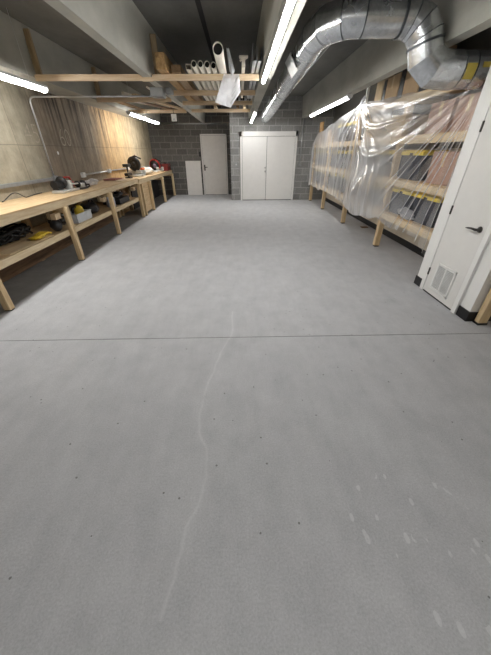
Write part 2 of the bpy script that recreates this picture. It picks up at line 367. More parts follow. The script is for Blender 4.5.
# closet on the right with its door
cl = MB(); XCL = 2.345
cl.box((XCL+.03, 2.47, 0), (XR, 3.47, ZC)); struct(cl.build('wall_closet', 'white'))
d3 = bpy.data.objects.new('door_3', None); C.objects.link(d3); d3.location = (XCL, 2.95, 0); struct(d3)
fr = MB(); x0, x1 = XCL, XCL+.027
fr.box((x0, 3.25, 0), (x1, 3.315, 2.12), .004); fr.box((x0, 2.62, 0), (x1, 2.68, 2.12), .004); fr.box((x0, 2.62, 2.05), (x1, 3.315, 2.12), .004); fr.build('door_frame', 'white', d3)
B((x1-.012, 2.68, 0), (x1, 3.25, 2.05)).build('door_gap', 'gap', d3)
lf = B((x0+.004, 2.684, .022), (x1-.013, 3.245, 2.045), .002).build('door_leaf', 'doorw', d3)
for z in (.26, .97, 1.72):
    MB().box((x0-.006, 3.236, z-.045), (x0+.006, 3.256, z+.045), .003).build('hinge', 'dsteel', d3)
h = MB(); h.lathe([(0, 0), (.03, 0), (.03, .008), (.012, .014), (.012, .05), (0, .052)], (x0+.004, 2.755, .87), (Vector((0, 1, 0)), Vector((0, 0, 1)), Vector((-1, 0, 0))), 16)
h.tube([(x0-.045, 2.75, .87), (x0-.05, 2.80, .873), (x0-.048, 2.85, .868), (x0-.043, 2.885, .862)], [.012, .010, .009, .006], 10)
h.build('door_handle', 'dsteel', d3)
v = MB(); xv = x0+.004
v.box((xv-.012, 2.805, .09), (xv-.0005, 2.83, .41), .003); v.box((xv-.012, 3.10, .09), (xv-.0005, 3.125, .41), .003)
v.box((xv-.012, 2.805, .09), (xv-.0005, 3.125, .115), .003); v.box((xv-.012, 2.805, .385), (xv-.0005, 3.125, .41), .003); v.box((xv-.012, 2.955, .10), (xv-.0005, 2.975, .40), .003)
vo = v.build('door_vent', 'white', d3)
s_ = MB()
for a, b_ in ((2.83, 2.955), (2.975, 3.10)):
    for k in range(17):
        z = .12+k*.0158
        s_.box((xv-.010, a, z), (xv-.002, b_, z+.010), 0, Matrix.Rotation(math.radians(-28), 3, 'Y'))
s_.build('vent_louver', 'housing', vo)
B((xv-.002, 2.83, .11), (xv-.0006, 3.10, .39)).build('vent_backing', 'seam', vo)
struct(B((XCL+.015, 2.4685-.012, 0), (XR, 2.4685, .11), .003).build('baseboard_closet_side', 'black'))
struct(B((XCL+.016, 2.4685, 0), (XCL+.03, 2.615, .11), .003).build('baseboard_closet_near', 'black'))
struct(B((XCL+.016, 3.32, 0), (XCL+.03, 3.482, .11), .003).build('baseboard_closet_far', 'black'))
struct(B((XCL+.028, 3.4705, 0), (XR-.02, 3.482, .11), .003).build('baseboard_closet_back', 'black'))

# ------------------------------------------------------------------ lights
LG = 'ceiling strip lights'
def strip_light(xc, y0, y1, z, label, wid=.11, stem_up=0., lm='light'):
    t = thing('ceiling_strip_light', label, 'ceiling light', (xc, (y0+y1)/2, z), None)
    zt = z+.065
    B((xc-wid/2, y0, z+.035), (xc+wid/2, y1, zt), .004).build('housing', 'housing', t)
    pr = [(xc+(wid/2-.006)*math.cos(a), z+.036-min(.045, .42*wid)*math.sin(a)) for a in [i*PI/10 for i in range(11)]]
    MB().prism(pr, y0+.02, y1-.02).build('diffuser', lm, t)
    for yy in (y0, y1-.02): MB().prism([(xc+(wid/2)*math.cos(a), z+.0355-min(.05, .46*wid)*math.sin(a)) for a in [i*PI/10 for i in range(11)]], yy, yy+.02).build('end_cap', 'housing', t)
    if stem_up:
        for yy in (y0+.3, y1-.3): MB().tube([(xc, yy, zt), (xc, yy, zt+stem_up)], .0025, 6).build('hanger_rod', 'conduit', t)
    return t
strip_light(.375, 1.6, 5.42, 2.363, 'longest bright strip light overhead on the middle concrete beam', .062)
strip_light(.40, 8.05, 10.95, 2.27, 'far small strip light hanging in front of the block wall above the double door', .065, .0945)
strip_light(2.11, 6.7, 10.05, 2.363, 'strip light under the right concrete beam above the plastic sheeting', .10, 0, 'light_right')
strip_light(-2.72, 1.9, 5.14, 2.25, 'strip light cut by the left photo edge above the near workbench', .11, .664, 'light_left')
strip_light(-2.66, 8.5, 11.35, 2.30, 'strip light at the far end above the saws near the block corner', .11, .614, 'light_left')
# further fixtures of the same room, behind the viewer
strip_light(.375, -3.6, -.3, 2.363, 'strip light on the middle beam behind the viewer', .10, 0, 'light_rear')

def ridge(p, sharp=3.):
    s = .5+.5*math.sin(p); return s**sharp
# ------------------------------------------------------------------ ceiling rack: crossbars, hangers
def crossbar(name_label, pieces, y, hang=()):
    t = thing('ceiling_crossbar', name_label, 'wooden crossbar', (pieces[0][0], y, 2.40))
    m = MB()
    for a, b_, z0, z1 in pieces: m.box((a, y-.02, z0), (b_, y+.02, z1))
    m.build('bar', 'pale_x', t)
    for (x, z1) in hang: MB().box((x-.04, y+.0205, 2.40), (x+.04, y+.058, z1), .003).build('hanger', 'old_z', t)
    return t
crossbar('front wooden crossbar running across both ceiling bays under the concrete beam', [(-2.88, -1.372, 2.392, 2.462), (-1.372, -1.225, 2.385, 2.4285), (-1.226, .305, 2.392, 2.462)], 5.3, ((-2.835, 2.93), (-1.15, 2.88)))
crossbar('second wooden crossbar carrying the white pipes between the beams', [(-1.22, .31, 2.392, 2.462)], 6.55)
crossbar('third wooden crossbar of the right bay, behind the milky bag', [(-1.22, .31, 2.392, 2.462)], 7.8)
crossbar('last thin wooden crossbar of the right bay before the block wall', [(-1.22, .31, 2.392, 2.462)], 9.15)
crossbar('middle wooden crossbar of the left bay holding scrap boards', [(-2.88, -1.372, 2.392, 2.462)], 7.32, ((-2.835, 2.93),))
crossbar('far wooden crossbar of the left bay above the left wall strip light', [(-2.88, -1.372, 2.392, 2.462)], 9.27)
ZR = 2.4635
def pipe(x, y0, y1, r, label, name='pvc_pipe', mat='pvc', group=None):
    o = MB(); z = ZR+r
    ax = (Vector((1, 0, 0)), Vector((0, 0, 1)), Vector((0, 1, 0)))
    ri = r*.88
    o.lathe([(ri, .25), (ri, 0), (r, 0), (r, y1-y0), (ri, y1-y0), (ri, y1-y0-.3)], (x, y0, z), ax, 20)
    t = tag(o.build(name, mat, None, False), label, 'pipe', group)
    MB().lathe([(0, 0), (ri, 0)], (x, y0+.03, z), ax, 16).build('bore', 'bore', t)
    return t
for k, (x, y0) in enumerate(((-.575, 4.92), (-.49, 4.93), (-.405, 4.95), (-.325, 5.0))):
    pipe(x, y0, 8.0+.2*k, .036, 'slim white plastic pipe on the rack, %s of the four from the left' % ('first', 'second', 'third', 'last')[k])
pipe(-.225, 4.4, 8.3, .06, 'thick white plastic pipe with a wide open end on the rack')
g = MB(); g.box((-.70, 5.05, ZR), (-.625, 8.3, ZR+.004)); g.box((-.70, 5.05, ZR), (-.696, 8.3, ZR+.06)); g.box((-.629, 5.05, ZR), (-.625, 8.3, ZR+.06)); g.box((-.70, 5.05, ZR+.056), (-.625, 8.3, ZR+.06))
tag(g.build('white_trim_profile', 'pvc'), 'flat white square profile left of the four slim pipes', 'profile')
g = MB(); g.box((-1.09, 5.02, ZR), (-.965, 8.4, ZR+.17), .004); tag(g.build('wooden_timber', 'timber'), 'thick yellow brown timber with a sawn end over the front crossbar', 'timber')
g = MB(); g.box((-.93, 5.24, ZR), (-.80, 8.5, ZR+.09), .004); tag(g.build('wooden_timber', 'dtimber'), 'darker brown timber lying between the thick timber and the white pipes', 'timber')
# downspout bracket, channels
g = MB(); g.tube([(.03, 5.0, 2.54), (.06, 5.0, 2.56), (.095, 5.0, 2.56), (.13, 5.0, 2.575)], .012, 8); g.box((.055, 4.9, ZR), (.10, 7.45, ZR+.085), .006)
g.box((.02, 4.88, ZR+.085), (.135, 4.94, ZR+.11), .006)
tag(g.build('white_rail', 'pvc'), 'white plastic rail with a wider head beside the milky bag', 'rail')
for k, (x, w) in enumerate(((.185, .05), (.245, .05))):
    g = MB(); z1 = ZR+.16-.02*k
    g.box((x, 4.62, ZR), (x+w, 7.5, ZR+.004)); g.box((x, 4.62, ZR), (x+.004, 7.6, z1)); g.box((x+w-.004, 4.62, ZR), (x+w, 7.6, z1-.02))
    tag(g.build('metal_channel', 'gal2'), 'grey metal channel nearest the middle beam' if k else 'grey metal channel next to the white rail', 'metal channel')
# small fittings and offcuts on the far crossbars
gg = random.Random(3)
for k in range(7):
    x = -.02+.045*k; y0 = 7.76+gg.random()*.05; r = .016+gg.random()*.006
    g = MB(); z = ZR+r; g.tube([(x, y0-.12, z), (x, y0, z), (x, y0+.08, z+.0)], r, 8); g.tube([(x, y0-.12, z), (x+.005, y0-.13, z+.05+.03*gg.random())], r*.8, 8)
    tag(g.build('pipe_fitting', ('tblack', 'gal2', 'dsteel')[k % 3]), 'small elbow fitting in a row on the third crossbar', 'fitting', 'fittings on the third crossbar')
for k, (x, y0) in enumerate(((-.62, 8.9), (-.05, 8.95), (.12, 8.8))):
    g = MB(); g.box((x, y0, ZR), (x+.07, y0+.5, ZR+.05), .004)
    tag(g.build('wood_offcut', ('pale_x', 'brown', 'pine_y')[k]), ('pale short offcut on the last crossbar under the slim pipes', 'brown short offcut on the last crossbar in the middle', 'yellowish short offcut on the last crossbar near the middle beam')[k], 'wood offcut')
# left bay scrap
def stick(pts, w, h, mat, name, label, cat):
    a, b_ = Vector(pts[0]), Vector(pts[1]); d = b_-a; ln = d.length
    g = MB(); g.box((-w/2, 0, 0), (w/2, ln, h), .003)
    o = g.build(name, mat); o.data.transform(Matrix.Translation(a) @ d.to_track_quat('Y', 'Z').to_matrix().to_4x4())
    return tag(o, label, cat)
stick(((-2.5, 7.2, ZR), (-1.7, 9.6, ZR)), .14, .03, 'brown', 'scrap_board', 'dark brown scrap board lying over the left bay crossbars', 'board')
stick(((-2.72, 7.15, ZR), (-2.55, 9.5, ZR)), .16, .02, 'dtimber', 'scrap_board', 'wide brown scrap board closest to the left wall on the rack', 'board')
stick(((-2.05, 7.1, ZR), (-1.48, 9.45, ZR)), .10, .035, 'pale_x', 'scrap_board', 'pale scrap board beside the left concrete beam on the rack', 'board')
stick(((-2.3, 7.22, ZR+.031), (-1.86, 9.5, ZR+.031)), .06, .05, 'pvc', 'white_trim', 'white trim length slanting over the brown boards in the left bay', 'trim')
g = MB(); g.tube([(-1.75, 7.0, 2.58), (-1.64, 7.3, ZR+.06), (-1.54, 7.8, ZR+.058), (-1.48, 8.6, ZR+.056), (-1.46, 9.3, ZR+.056)], .018, 8)
tag(g.build('bent_tube', 'pvc'), 'pale bent tube curving along the left concrete beam', 'tube')
g = thing('hanging_sign_box', 'small white box hanging under the left bay rack before the back wall', 'box', (-1.705, 9.2, 2.21))
MB().box((-1.77, 9.17, 2.21), (-1.64, 9.215, 2.365), .006).build('case', 'white', g)
MB().box((-1.735, 9.163, 2.225), (-1.675, 9.1695, 2.27), .003).build('lens', 'bin', g)
MB().tube([(-1.705, 9.19, 2.365), (-1.705, 9.19, 2.43), (-1.705, 9.27, 2.464)], .006, 6).build('hook', 'dsteel', g)
# milky bag draped over the front crossbar
def bagfn(u, w):
    x = -.20+.22*u+w*(-.14+.16*u)
    drop = .325+(.06*u/.6 if u < .6 else .06-.185*(u-.6)/.4)
    z = 2.457-w*drop
    yy = 5.262-.045*ridge(9*u+1.5*w, 2)*w-.03*abs(noise.noise(Vector((u*4, w*5, 2))))*min(1, 4*w)-.05*w*w
    return Vector((x, yy, z))
t = thing('hanging_plastic_bag', 'milky plastic bag draped over the front crossbar under the thick pipe', 'plastic bag', (-.1, 5.25, 2.47))
MB().grid(bagfn, 40, 30).build('bag_body', 'bag', t)
def twist(u, w):
    a = 2*PI*u; r = .012+.022*w+.008*math.sin(3*a)
    return Vector((-.13+.05*w+r*math.cos(a), 5.02+.24*w, 2.60-.12*w+.06*(1-w)+r*math.sin(a)))
MB().grid(twist, 14, 8).build('bag_twist', 'bag', t)

# ------------------------------------------------------------------ ductwork (one connected run)
RD = .153
def gores(path, r, seg=30):
    m = MB(); P = [Vector(p) for p in path]
    dirs = [(P[i+1]-P[i]).normalized() for i in range(len(P)-1)]
    a0 = dirs[0].cross(Vector((0, 0, 1))).normalized()
    base = []
    for j in range(seg):
        th = 2*PI*j/seg; b0 = dirs[0].cross(a0); base.append(P[0]+(a0*math.cos(th)+b0*math.sin(th))*r)
    for i, d in enumerate(dirs):
        nn = (d+dirs[i+1]).normalized() if i+1 < len(dirs) else d
        nxt = [b+d*((P[i+1]-b).dot(nn)/d.dot(nn)) for b in base]
        A = [m.bm.verts.new(b) for b in base]; Bv = [m.bm.verts.new(b) for b in nxt]
        for j in range(seg):
            f = m.bm.faces.new((A[j], A[(j+1) % seg], Bv[(j+1) % seg], Bv[j])); f.smooth = True
        base = nxt
    return m
duct = thing('air_duct', 'shiny galvanized round air duct running to the back wall with bends at upper right', 'air duct', (.88, 3.9, 2.637))
def seam(p, d, r=RD+.005, w=.014):
    p = Vector(p); d = Vector(d).normalized(); MB().tube([p-d*w/2, p+d*w/2], r, 32, False).build('seam_band', 'seam', duct)
ax0, ax1 = Vector((.85, 10.9, 2.44)), Vector((.868, 4.59, 2.60)); d = ax1-ax0
n = 240; sp = MB(); sp.tube([ax0+d*(i/n) for i in range(n+1)], [RD*(1. if i % 3 else .955) for i in range(n+1)], 32, False); sp.build('spiral_run', 'galv', duct)
MB().tube([ax0+Vector((0, .0, 0)), ax0+Vector((0, -.06, .002))], RD+.008, 32, False).build('end_collar', 'galv', duct)
MB().lathe([(0, 0), (RD*.97, 0)], ax0+Vector((0, -.02, 0)), 'y', 28).build('duct_opening', 'bore', duct)
for k in (.22, .33, .62): seam(ax0+d*k, d)
EL = [ax1, (.873, 4.36, 2.62), (.93, 4.10, 2.632), (1.08, 3.94, 2.637), (1.235, 3.9, 2.637), (1.60, 3.9, 2.637)]
gores(EL, RD).build('elbow', 'galv', duct)
for i in range(1, 5): seam(EL[i], Vector(EL[i+1])-Vector(EL[i-1]), RD+.006, .01)
E1 = [(1.60, 3.9, 2.637), (1.72, 3.895, 2.622), (1.81, 3.875, 2.57), (1.875, 3.85, 2.475), (1.893, 3.845, 2.42)]
gores(E1, RD+.003).build('down_elbow', 'galv', duct)
seam(E1[0], (1, 0, 0), RD+.012, .02)
for i in (1, 2, 3): seam(E1[i], Vector(E1[i+1])-Vector(E1[i-1]), RD+.007, .007)
E2 = [(1.889, 3.845, 2.43), (1.92, 3.84, 2.33), (2.025, 3.83, 2.245), (2.18, 3.82, 2.228), (2.26, 3.82, 2.228)]
gores(E2, RD+.008, 12).build('lower_elbow', 'galv', duct)
seam(E2[0], Vector(E2[1])-Vector(E2[0]), RD+.014, .02)
gores([(2.26, 3.82, 2.228), (3.04, 3.82, 2.228)], RD).build('outlet_run', 'galv', duct)
for x in (2.265, 2.39, 2.55): seam((x, 3.82, 2.228), (1, 0, 0), RD+.005, .008)
def lab(u, v):
    a = math.radians(150+50*v); return Vector((2.33+.07*u, 3.82+(RD+.003)*math.cos(a), 2.228-(RD+.003)*math.sin(a)*.9+.0))
MB().grid(lambda u, v: Vector((2.275+.10*u, 3.82-(RD+.008)*math.cos(math.radians(-10+45*v)), 2.228-(RD+.008)*math.sin(math.radians(-10+45*v)))), 3, 8).build('warning_label', 'yellowlab', duct)
MB().grid(lambda u, v: Vector((2.435+.5*u, 3.82-(RD+.003)*math.cos(math.radians(-14+16*v)), 2.228-(RD+.003)*math.sin(math.radians(-14+16*v)))), 3, 4).build('yellow_tape', 'yellowlab', duct)
# access plate with wing nuts on the duct side
pc = ax0.lerp(ax1, .925); ra = Matrix.Rotation(math.radians(-32), 3, 'Y')
pa = B((-.012, -.24, -.10), (.0, .24, .10), .003); 
for v_ in pa.bm.verts: v_.co = ra @ (v_.co+Vector((-RD-.006, 0, 0)))+pc
pl = pa.build('access_plate', 'housing', duct)
for sy in (-.25, .25):
    pk = B((-.02, sy-.012, -.07), (.0, sy+.012, .07), .003)
    for v_ in pk.bm.verts: v_.co = ra @ (v_.co+Vector((-RD-.002, 0, 0)))+pc
    pk.build('latch', 'tblack', duct)
# slim added tube standing for the bright edge highlight of the duct
g = MB(); g.tube([(1.26, 11.15, 2.75), (1.26, 4.12, 2.75)], .011, 8)
tag(g.build('edge_highlight_tube', 'conduit'), 'thin bright tube added as the edge highlight on the right side of the air duct', 'conduit')

# ------------------------------------------------------------------ conduits on the walls
def cond(name, pts, r, label, boxes=(), cat='conduit'):
    t = thing(name, label, cat, pts[0])
    P = [Vector(pts[0])]
    for i in range(1, len(pts)-1):
        p = Vector(pts[i]); a = (Vector(pts[i-1])-p).normalized(); b = (Vector(pts[i+1])-p).normalized(); rr = .09
        for k in range(6):
            u = k/5; P.append((p+a*rr)*(1-u)**2+p*2*u*(1-u)+(p+b*rr)*u*u)
    P.append(Vector(pts[-1])); MB().tube(P, r, 10).build('tube', 'conduit', t)
    for lo, hi in boxes: B(lo, hi, .004).build('junction_box', 'socket', t)
    return t
cond('electrical_conduit', [(-3.385, 5.82, 1.16), (-3.385, 5.84, 2.29), (-2.7, 5.92, 2.30), (-1.46, 6.12, 2.33)], .013, 'steel conduit rising from the workbench and crossing to the left beam',
     [((-3.399, 5.76, 1.06), (-3.35, 5.88, 1.17)), ((-1.46, 6.0, 2.31), (-1.25, 6.24, 2.4285)), ((-1.22, 6.1, 2.36), (-1.12, 6.28, 2.44))])
g = MB(); g.box((-3.399, 1., 1.10), (-3.36, 5.72, 1.15), .004); tag(g.build('wall_raceway', 'socket'), 'grey surface raceway along the left wall above the near bench', 'raceway')
g = thing('power_strip', 'thin silver outlet pipe with small boxes on the left wall before the mitre saw', 'power strip', (-3.4, 8.3, 1.1))
MB().tube([(-3.372, 6.9, 1.115), (-3.372, 9.8, 1.115)], .018, 10).build('tube', 'conduit', g)
for yy in (6.88, 8.3, 9.72): MB().box((-3.399, yy-.055, 1.07), (-3.335, yy+.055, 1.16), .006).build('outlet_box', 'housing', g)
cond('mounted_conduit', [(-2.95, 12.835, 2.405), (-.3, 12.835, 2.405)], .016, 'long conduit running level across the top of the dark block wall')
cond('mounted_conduit', [(2.12, 11.185, 2.42), (2.12, 11.185, 1.20)], .014, 'vertical conduit with a switch box right of the white double door', [((2.07, 11.15, 1.08), (2.17, 11.199, 1.20))])
g = thing('switch_box', 'small grey switch box left of the white double door', 'switch', (-.1, 11.2, 1.15))
B((-.145, 11.155, 1.08), (-.065, 11.199, 1.20), .004).build('box', 'socket', g); B((-.115, 11.148, 1.12), (-.095, 11.156, 1.16), .002).build('toggle', 'white', g)
g = thing('mounted_card_reader', 'small black reader on the block wall left of the single back door', 'reader', (-1.53, 12.8, 1.45))
B((-1.565, 12.815, 1.36), (-1.495, 12.849, 1.52), .006).build('case', 'tblack', g); B((-1.55, 12.811, 1.48), (-1.51, 12.8155, 1.495)).build('indicator', 'dsteel', g)
# white panel leaning on the back wall
g = MB(); g.box((-2.13, 12.70, .0), (-1.53, 12.725, 1.22), .004); o = g.build('blank_board', 'doorg')
o.data.transform(Matrix.Translation((0, 12.71, 0)) @ Matrix.Rotation(math.radians(-5), 4, 'X') @ Matrix.Translation((0, -12.71, 0.003)))
tag(o, 'pale blank panel leaning against the block wall left of the single door', 'panel')

# ------------------------------------------------------------------ left workbenches
XF, XBk = -2.67, -3.385
def bench(label, y0, y1, top, legs, shelf=True):
    t = thing('workbench', label, 'workbench', ((XF+XBk)/2, (y0+y1)/2, 0))
    B((XBk, y0, top-.022), (XF, y1, top), .003).build('tabletop', 'ply', t)
    B((XF-.045, y0+.01, top-.115), (XF-.006, y1-.01, top-.023), .003).build('apron', 'pine_y', t)
    B((XBk, y0+.01, top-.115), (XBk+.04, y1-.01, top-.023)).build('rear_apron', 'pine_y', t)
    for yl in legs:
        l = B((XF-.035, yl-.036, .012), (XF+.042, yl+.036, top-.116), .004).build('leg', 'pine_z', t); B((XF-.03, yl-.031, 0), (XF+.037, yl+.031, .0125)).build('foot_pad', 'black', l)
        l = B((XBk, yl-.045, .0), (XBk+.085, yl+.045, top-.116), .004).build('leg', 'pine_z', t)
        B((XBk+.086, yl-.02, top-.20), (XF-.0455, yl+.02, top-.117), .003).build('cross_brace', 'pine_x', t)
        if shelf and yl > 1.5:
            B((XF-.19, yl-.20, top-.262), (XF-.15, yl-.09, top-.117), .003).build('drop_board', 'old_z', t)
            B((XF-.135, yl-.21, top-.265), (XF-.06, yl-.07, top-.185), .003).build('stop_block', 'pale_x', t)
            B((XF-.15, yl-.17, top-.245), (XF-.135, yl-.09, top-.195)).build('cleat', 'pine_x', t)
    if shelf:
        B((XBk, y0+.02, .485), (XF-.0755, y1-.02, .50)).build('shelf', 'ply', t)
        B((XF-.075, y0+.02, .415), (XF-.0355, y1-.02, .5005), .003).build('shelf_rail', 'pine_y', t)
        B((XBk+.086, y0+.3, .02), (XBk+.11, y1-.3, .40)).build('back_board', 'brown', t)
    return t
bench('long pine workbench with a lower shelf full of tools along the left wall', 1.0, 8.30, .945, (1.1, 2.86, 4.60, 6.33, 8.2))
b2 = bench('farther pine workbench without a shelf, holding the saws near the block wall', 8.36, 12.72, .915, (8.45, 9.30, 10.9, 12.6), False)
B((XF-.06, 8.49, .05), (XF-.04, 9.26, .79)).build('plywood_panel', 'ply', b2)
B((XBk+.09, 9.36, .02), (XBk+.11, 12.55, .78)).build('back_panel', 'dbag', b2)

# --- things on the near bench
def blk(t, name, mat, lo, hi, bev=.006, rot=None, piv=None): return MB().box(lo, hi, bev, rot, piv).build(name, mat, t)
ZT = .9465
t = thing('bench_sander', 'silver and black bench sander at the near end of the tool row', 'sander', (-3.05, 5.35, ZT))
blk(t, 'base', 'cast', (-3.14, 5.18, ZT), (-2.93, 5.72, ZT+.04), .012)
MB().tube([(-3.10, 5.24, ZT+.12), (-3.10, 5.46, ZT+.12)], .06, 18).build('motor', 'tblack', t)
MB().lathe([(0, 0), (.09, 0), (.095, .012), (.095, .03), (0, .032)], (-3.10, 5.47, ZT+.14), (Vector((1, 0, 0)), Vector((0, 0, 1)), Vector((0, 1, 0))), 24).build('disc', 'tblack', t)
blk(t, 'upright', 'cast', (-3.10, 5.53, ZT+.04), (-2.97, 5.60, ZT+.17), .014)
blk(t, 'work_table', 'cast', (-3.13, 5.56, ZT+.10), (-2.92, 5.70, ZT+.118), .004)
blk(t, 'motor_foot', 'tblack', (-3.15, 5.26, ZT+.0405), (-3.05, 5.42, ZT+.07), .006)
t = thing('belt_grinder', 'silver grinder with dark wheels right beside the bench sander', 'grinder', (-3.0, 5.80, ZT))
blk(t, 'base', 'dsteel', (-3.06, 5.75, ZT), (-2.90, 6.01, ZT+.025), .008); blk(t, 'body', 'cast', (-3.03, 5.80, ZT+.024), (-2.93, 5.96, ZT+.10), .02)
for yy in (5.765, 5.97): MB().lathe([(0, 0), (.055, 0), (.055, .022), (0, .022)], (-2.98, yy, ZT+.09), 'y', 20).build('wheel', 'tblack', t)
t = thing('red_power_tool', 'red handled power tool lying behind the grinder against the wall', 'power tool', (-3.22, 5.95, ZT))
MB().tube([(-3.25, 5.72, ZT+.07), (-3.23, 5.9, ZT+.075), (-3.2, 6.06, ZT+.07)], [.055, .065, .045], 14).build('body', 'red', t)
MB().tube([(-3.24, 5.84, ZT+.12), (-3.23, 5.86, ZT+.19), (-3.22, 6.0, ZT+.19), (-3.21, 6.04, ZT+.1)], .02, 10).build('handle', 'red', t)
MB().tube([(-3.2, 6.05, ZT+.07), (-3.19, 6.16, ZT+.065)], .022, 10).build('chuck', 'steel', t)
blk(t, 'foot', 'tblack', (-3.27, 5.8, ZT), (-3.19, 5.92, ZT+.03), .006)
t = thing('bar_clamp', 'steel bar clamp lying on the bench between grinder and clear bag', 'clamp', (-3.0, 6.1, ZT))
blk(t, 'bar', 'steel', (-3.0, 6.06, ZT+.02), (-2.985, 6.34, ZT+.032), .002); blk(t, 'jaw', 'tblack', (-3.06, 6.07, ZT), (-2.975, 6.10, ZT+.06), .006); blk(t, 'jaw', 'tblack', (-3.06, 6.2, ZT), (-2.975, 6.235, ZT+.06), .006)
MB().tube([(-3.02, 6.24, ZT+.03), (-3.02, 6.33, ZT+.03)], .014, 10).build('handle', 'red', t)
def lump(c, r, seed, rough=.35, n=3, flat=0.):
    m = MB(); bmesh.ops.create_icosphere(m.bm, subdivisions=n, radius=1.)
    for v in m.bm.verts:
        p = v.co.copy(); k = 1+rough*noise.noise(p*1.9+Vector((seed*7.3, seed*3.1, 0)))+rough*.5*noise.noise(p*4.5+Vector((0, seed*5.7, 0)))
        v.co = Vector((c[0]+p.x*r[0]*k, c[1]+p.y*r[1]*k, max(c[2], c[2]+r[2]+p.z*r[2]*k)))
    for f in m.bm.faces: f.smooth = True
    return m
tag(lump((-3.08, 6.55, ZT), (.11, .17, .06), 2, .5).build('clear_bag', 'clear'), 'crumpled clear plastic bag on the near workbench', 'plastic bag')
t = thing('flat_case', 'flat dark case with a pinkish rim lying near the far end of the near workbench', 'case', (-3.05, 7.75, ZT))
blk(t, 'lower_tray', 'pink', (-3.22, 7.48, ZT), (-2.92, 8.0, ZT+.022), .006); blk(t, 'lid', 'dred', (-3.22, 7.46, ZT+.0225), (-2.94, 7.96, ZT+.04), .005)
tag(MB().box((-2.9, 7.3, ZT), (-2.74, 7.9, ZT+.018), .003).build('scrap_strip', 'pale_x'), 'pale wood strip beside the flat dark case on the bench', 'wood strip')
t = thing('loose_cable', 'black cord looping up off the bench at the left wall', 'cord', (-3.3, 4.7, ZT))
P = []
for k in range(40):
    u = k/39; P.append((-3.3+.05*math.sin(5*u), 4.25+1.0*u, ZT+.007+.085*max(0, math.sin(PI*min(1, u*2.2)))**1.5))
MB().tube(P, .007, 8).build('cord_run', 'cord', t)
g = MB(); g.tube([(-3.34, 3.7+.0, ZT+.007), (-3.33, 3.80, ZT+.06), (-3.33, 3.93, ZT+.065), (-3.34, 4.02, ZT+.007)], .007, 8)
tag(g.build('loose_cable', 'cord'), 'short black cord end at the far left on the bench back', 'cord')
# --- farther bench tools
ZU = .9165
t = thing('bench_vise', 'dark vise with a slender post left of the mitre saw', 'vise', (-3.05, 8.75, ZU))
blk(t, 'base', 'dsteel', (-3.12, 8.65, ZU), (-2.98, 8.85, ZU+.03), .008); MB().tube([(-3.05, 8.75, ZU+.03), (-3.05, 8.75, ZU+.30)], .022, 12).build('post', 'dsteel', t)
blk(t, 'head', 'dsteel', (-3.12, 8.62, ZU+.27), (-2.98, 8.88, ZU+.34), .015); MB().tube([(-3.05, 8.6, ZU+.12), (-2.9, 8.6, ZU+.2)], .011, 8).build('crank', 'steel', t); blk(t, 'jaw', 'dsteel', (-3.10, 8.58, ZU+.06), (-3.0, 8.95, ZU+.13), .012)
FX = (Vector((1, 0, 0)), Vector((0, 0, 1)), Vector((0, 1, 0)))
def chop_saw(name, label, x, y, guard, ringmat, r, base, lift):
    t = thing(name, label, 'mitre saw' if 'miter' in name else 'chop saw', (x, y, ZU))
    yb = y; g_in = .45 if ringmat == 'tblack' else .90
    MB().lathe([(0, 0), (.20, 0), (.21, .02), (.20, .045), (0, .05)], (x, yb, ZU), 'z', 28).build('turntable', base, t)
    blk(t, 'base', base, (x-.27, yb-.10, ZU), (x+.24, yb+.16, ZU+.05), .012); blk(t, 'fence', base, (x-.27, yb+.10, ZU+.05), (x+.26, yb+.125, ZU+.15), .006); blk(t, 'dust_shroud', base, (x+.02, yb-.08, ZU+.06), (x+.18, yb+.08, ZU+.16), .03)
    c = Vector((x, yb-.02, ZU+lift))
    a = [math.radians(v) for v in range(-20, 205, 9)]
    up = (Vector((1, 0, .35)).normalized(), Vector((-.0, -.45, .9)).normalized(), Vector((.15, 1, .45)).normalized())
    e1 = Vector((.93, -.30, .1)).normalized(); e3 = Vector((.34, -.92, -.12)).normalized(); e2 = e3.cross(e1).normalized(); e3 = e1.cross(e2).normalized()
    fr_ = (e1, e2, e3)
    MB().lathe([(0, -.03), (r*.88, -.03), (r*.89, 0), (r*.88, .03), (0, .03)], c, fr_, 32).build('blade', 'dsteel' if ringmat == 'tblack' else 'tblack', t)
    gd = MB(); gd.lathe([(r*g_in, -.04), (r, -.035), (r*1.02, 0), (r, .035), (r*g_in, .04), (r*g_in, -.04)], c, fr_, 32); gd.build('blade_guard', ringmat, t)
    MB().lathe([(0, .03), (r*.34, .03), (r*.34, .05), (r*.15, .065), (0, .065)], c, fr_, 18).build('hub', 'dsteel' if ringmat == 'tblack' else 'purple', t)
    MB().tube([c-e3*.03, c-e3*.22], .06, 16).build('motor', guard, t)
    MB().tube([c+e2*r*.9, c+e2*r*1.0+e1*.12, c+e1*.28+e2*.10], [.022, .024, .02], 10).build('handle', 'tblack', t)
    MB().tube([(x-.02, yb+.15, ZU+.04), c-e3*.12-e2*.02], [.05, .045], 12).build('arm', base, t)
    return t
chop_saw('miter_saw', 'mitre saw with a black round blade guard and silver base on the farther bench', -3.06, 9.45, 'tblack', 'tblack', .19, 'cast', .32)
chop_saw('chop_saw', 'chop saw with a red ring guard at the far end of the farther bench', -3.02, 11.6, 'tblack', 'red', .20, 'cast', .20)
t = thing('paper_sack', 'white crumpled sack between the two saws', 'sack', (-2.95, 10.3, ZU))
lump((-2.95, 10.25, ZU), (.18, .26, .10), 5, .3).build('sack_body', 'paper', t); lump((-3.02, 10.62, ZU), (.10, .14, .05), 6, .5).build('sack_mouth', 'paper', t)
t = thing('orange_drill', 'small orange tool just behind the mitre saw', 'drill', (-2.95, 9.85, ZU))
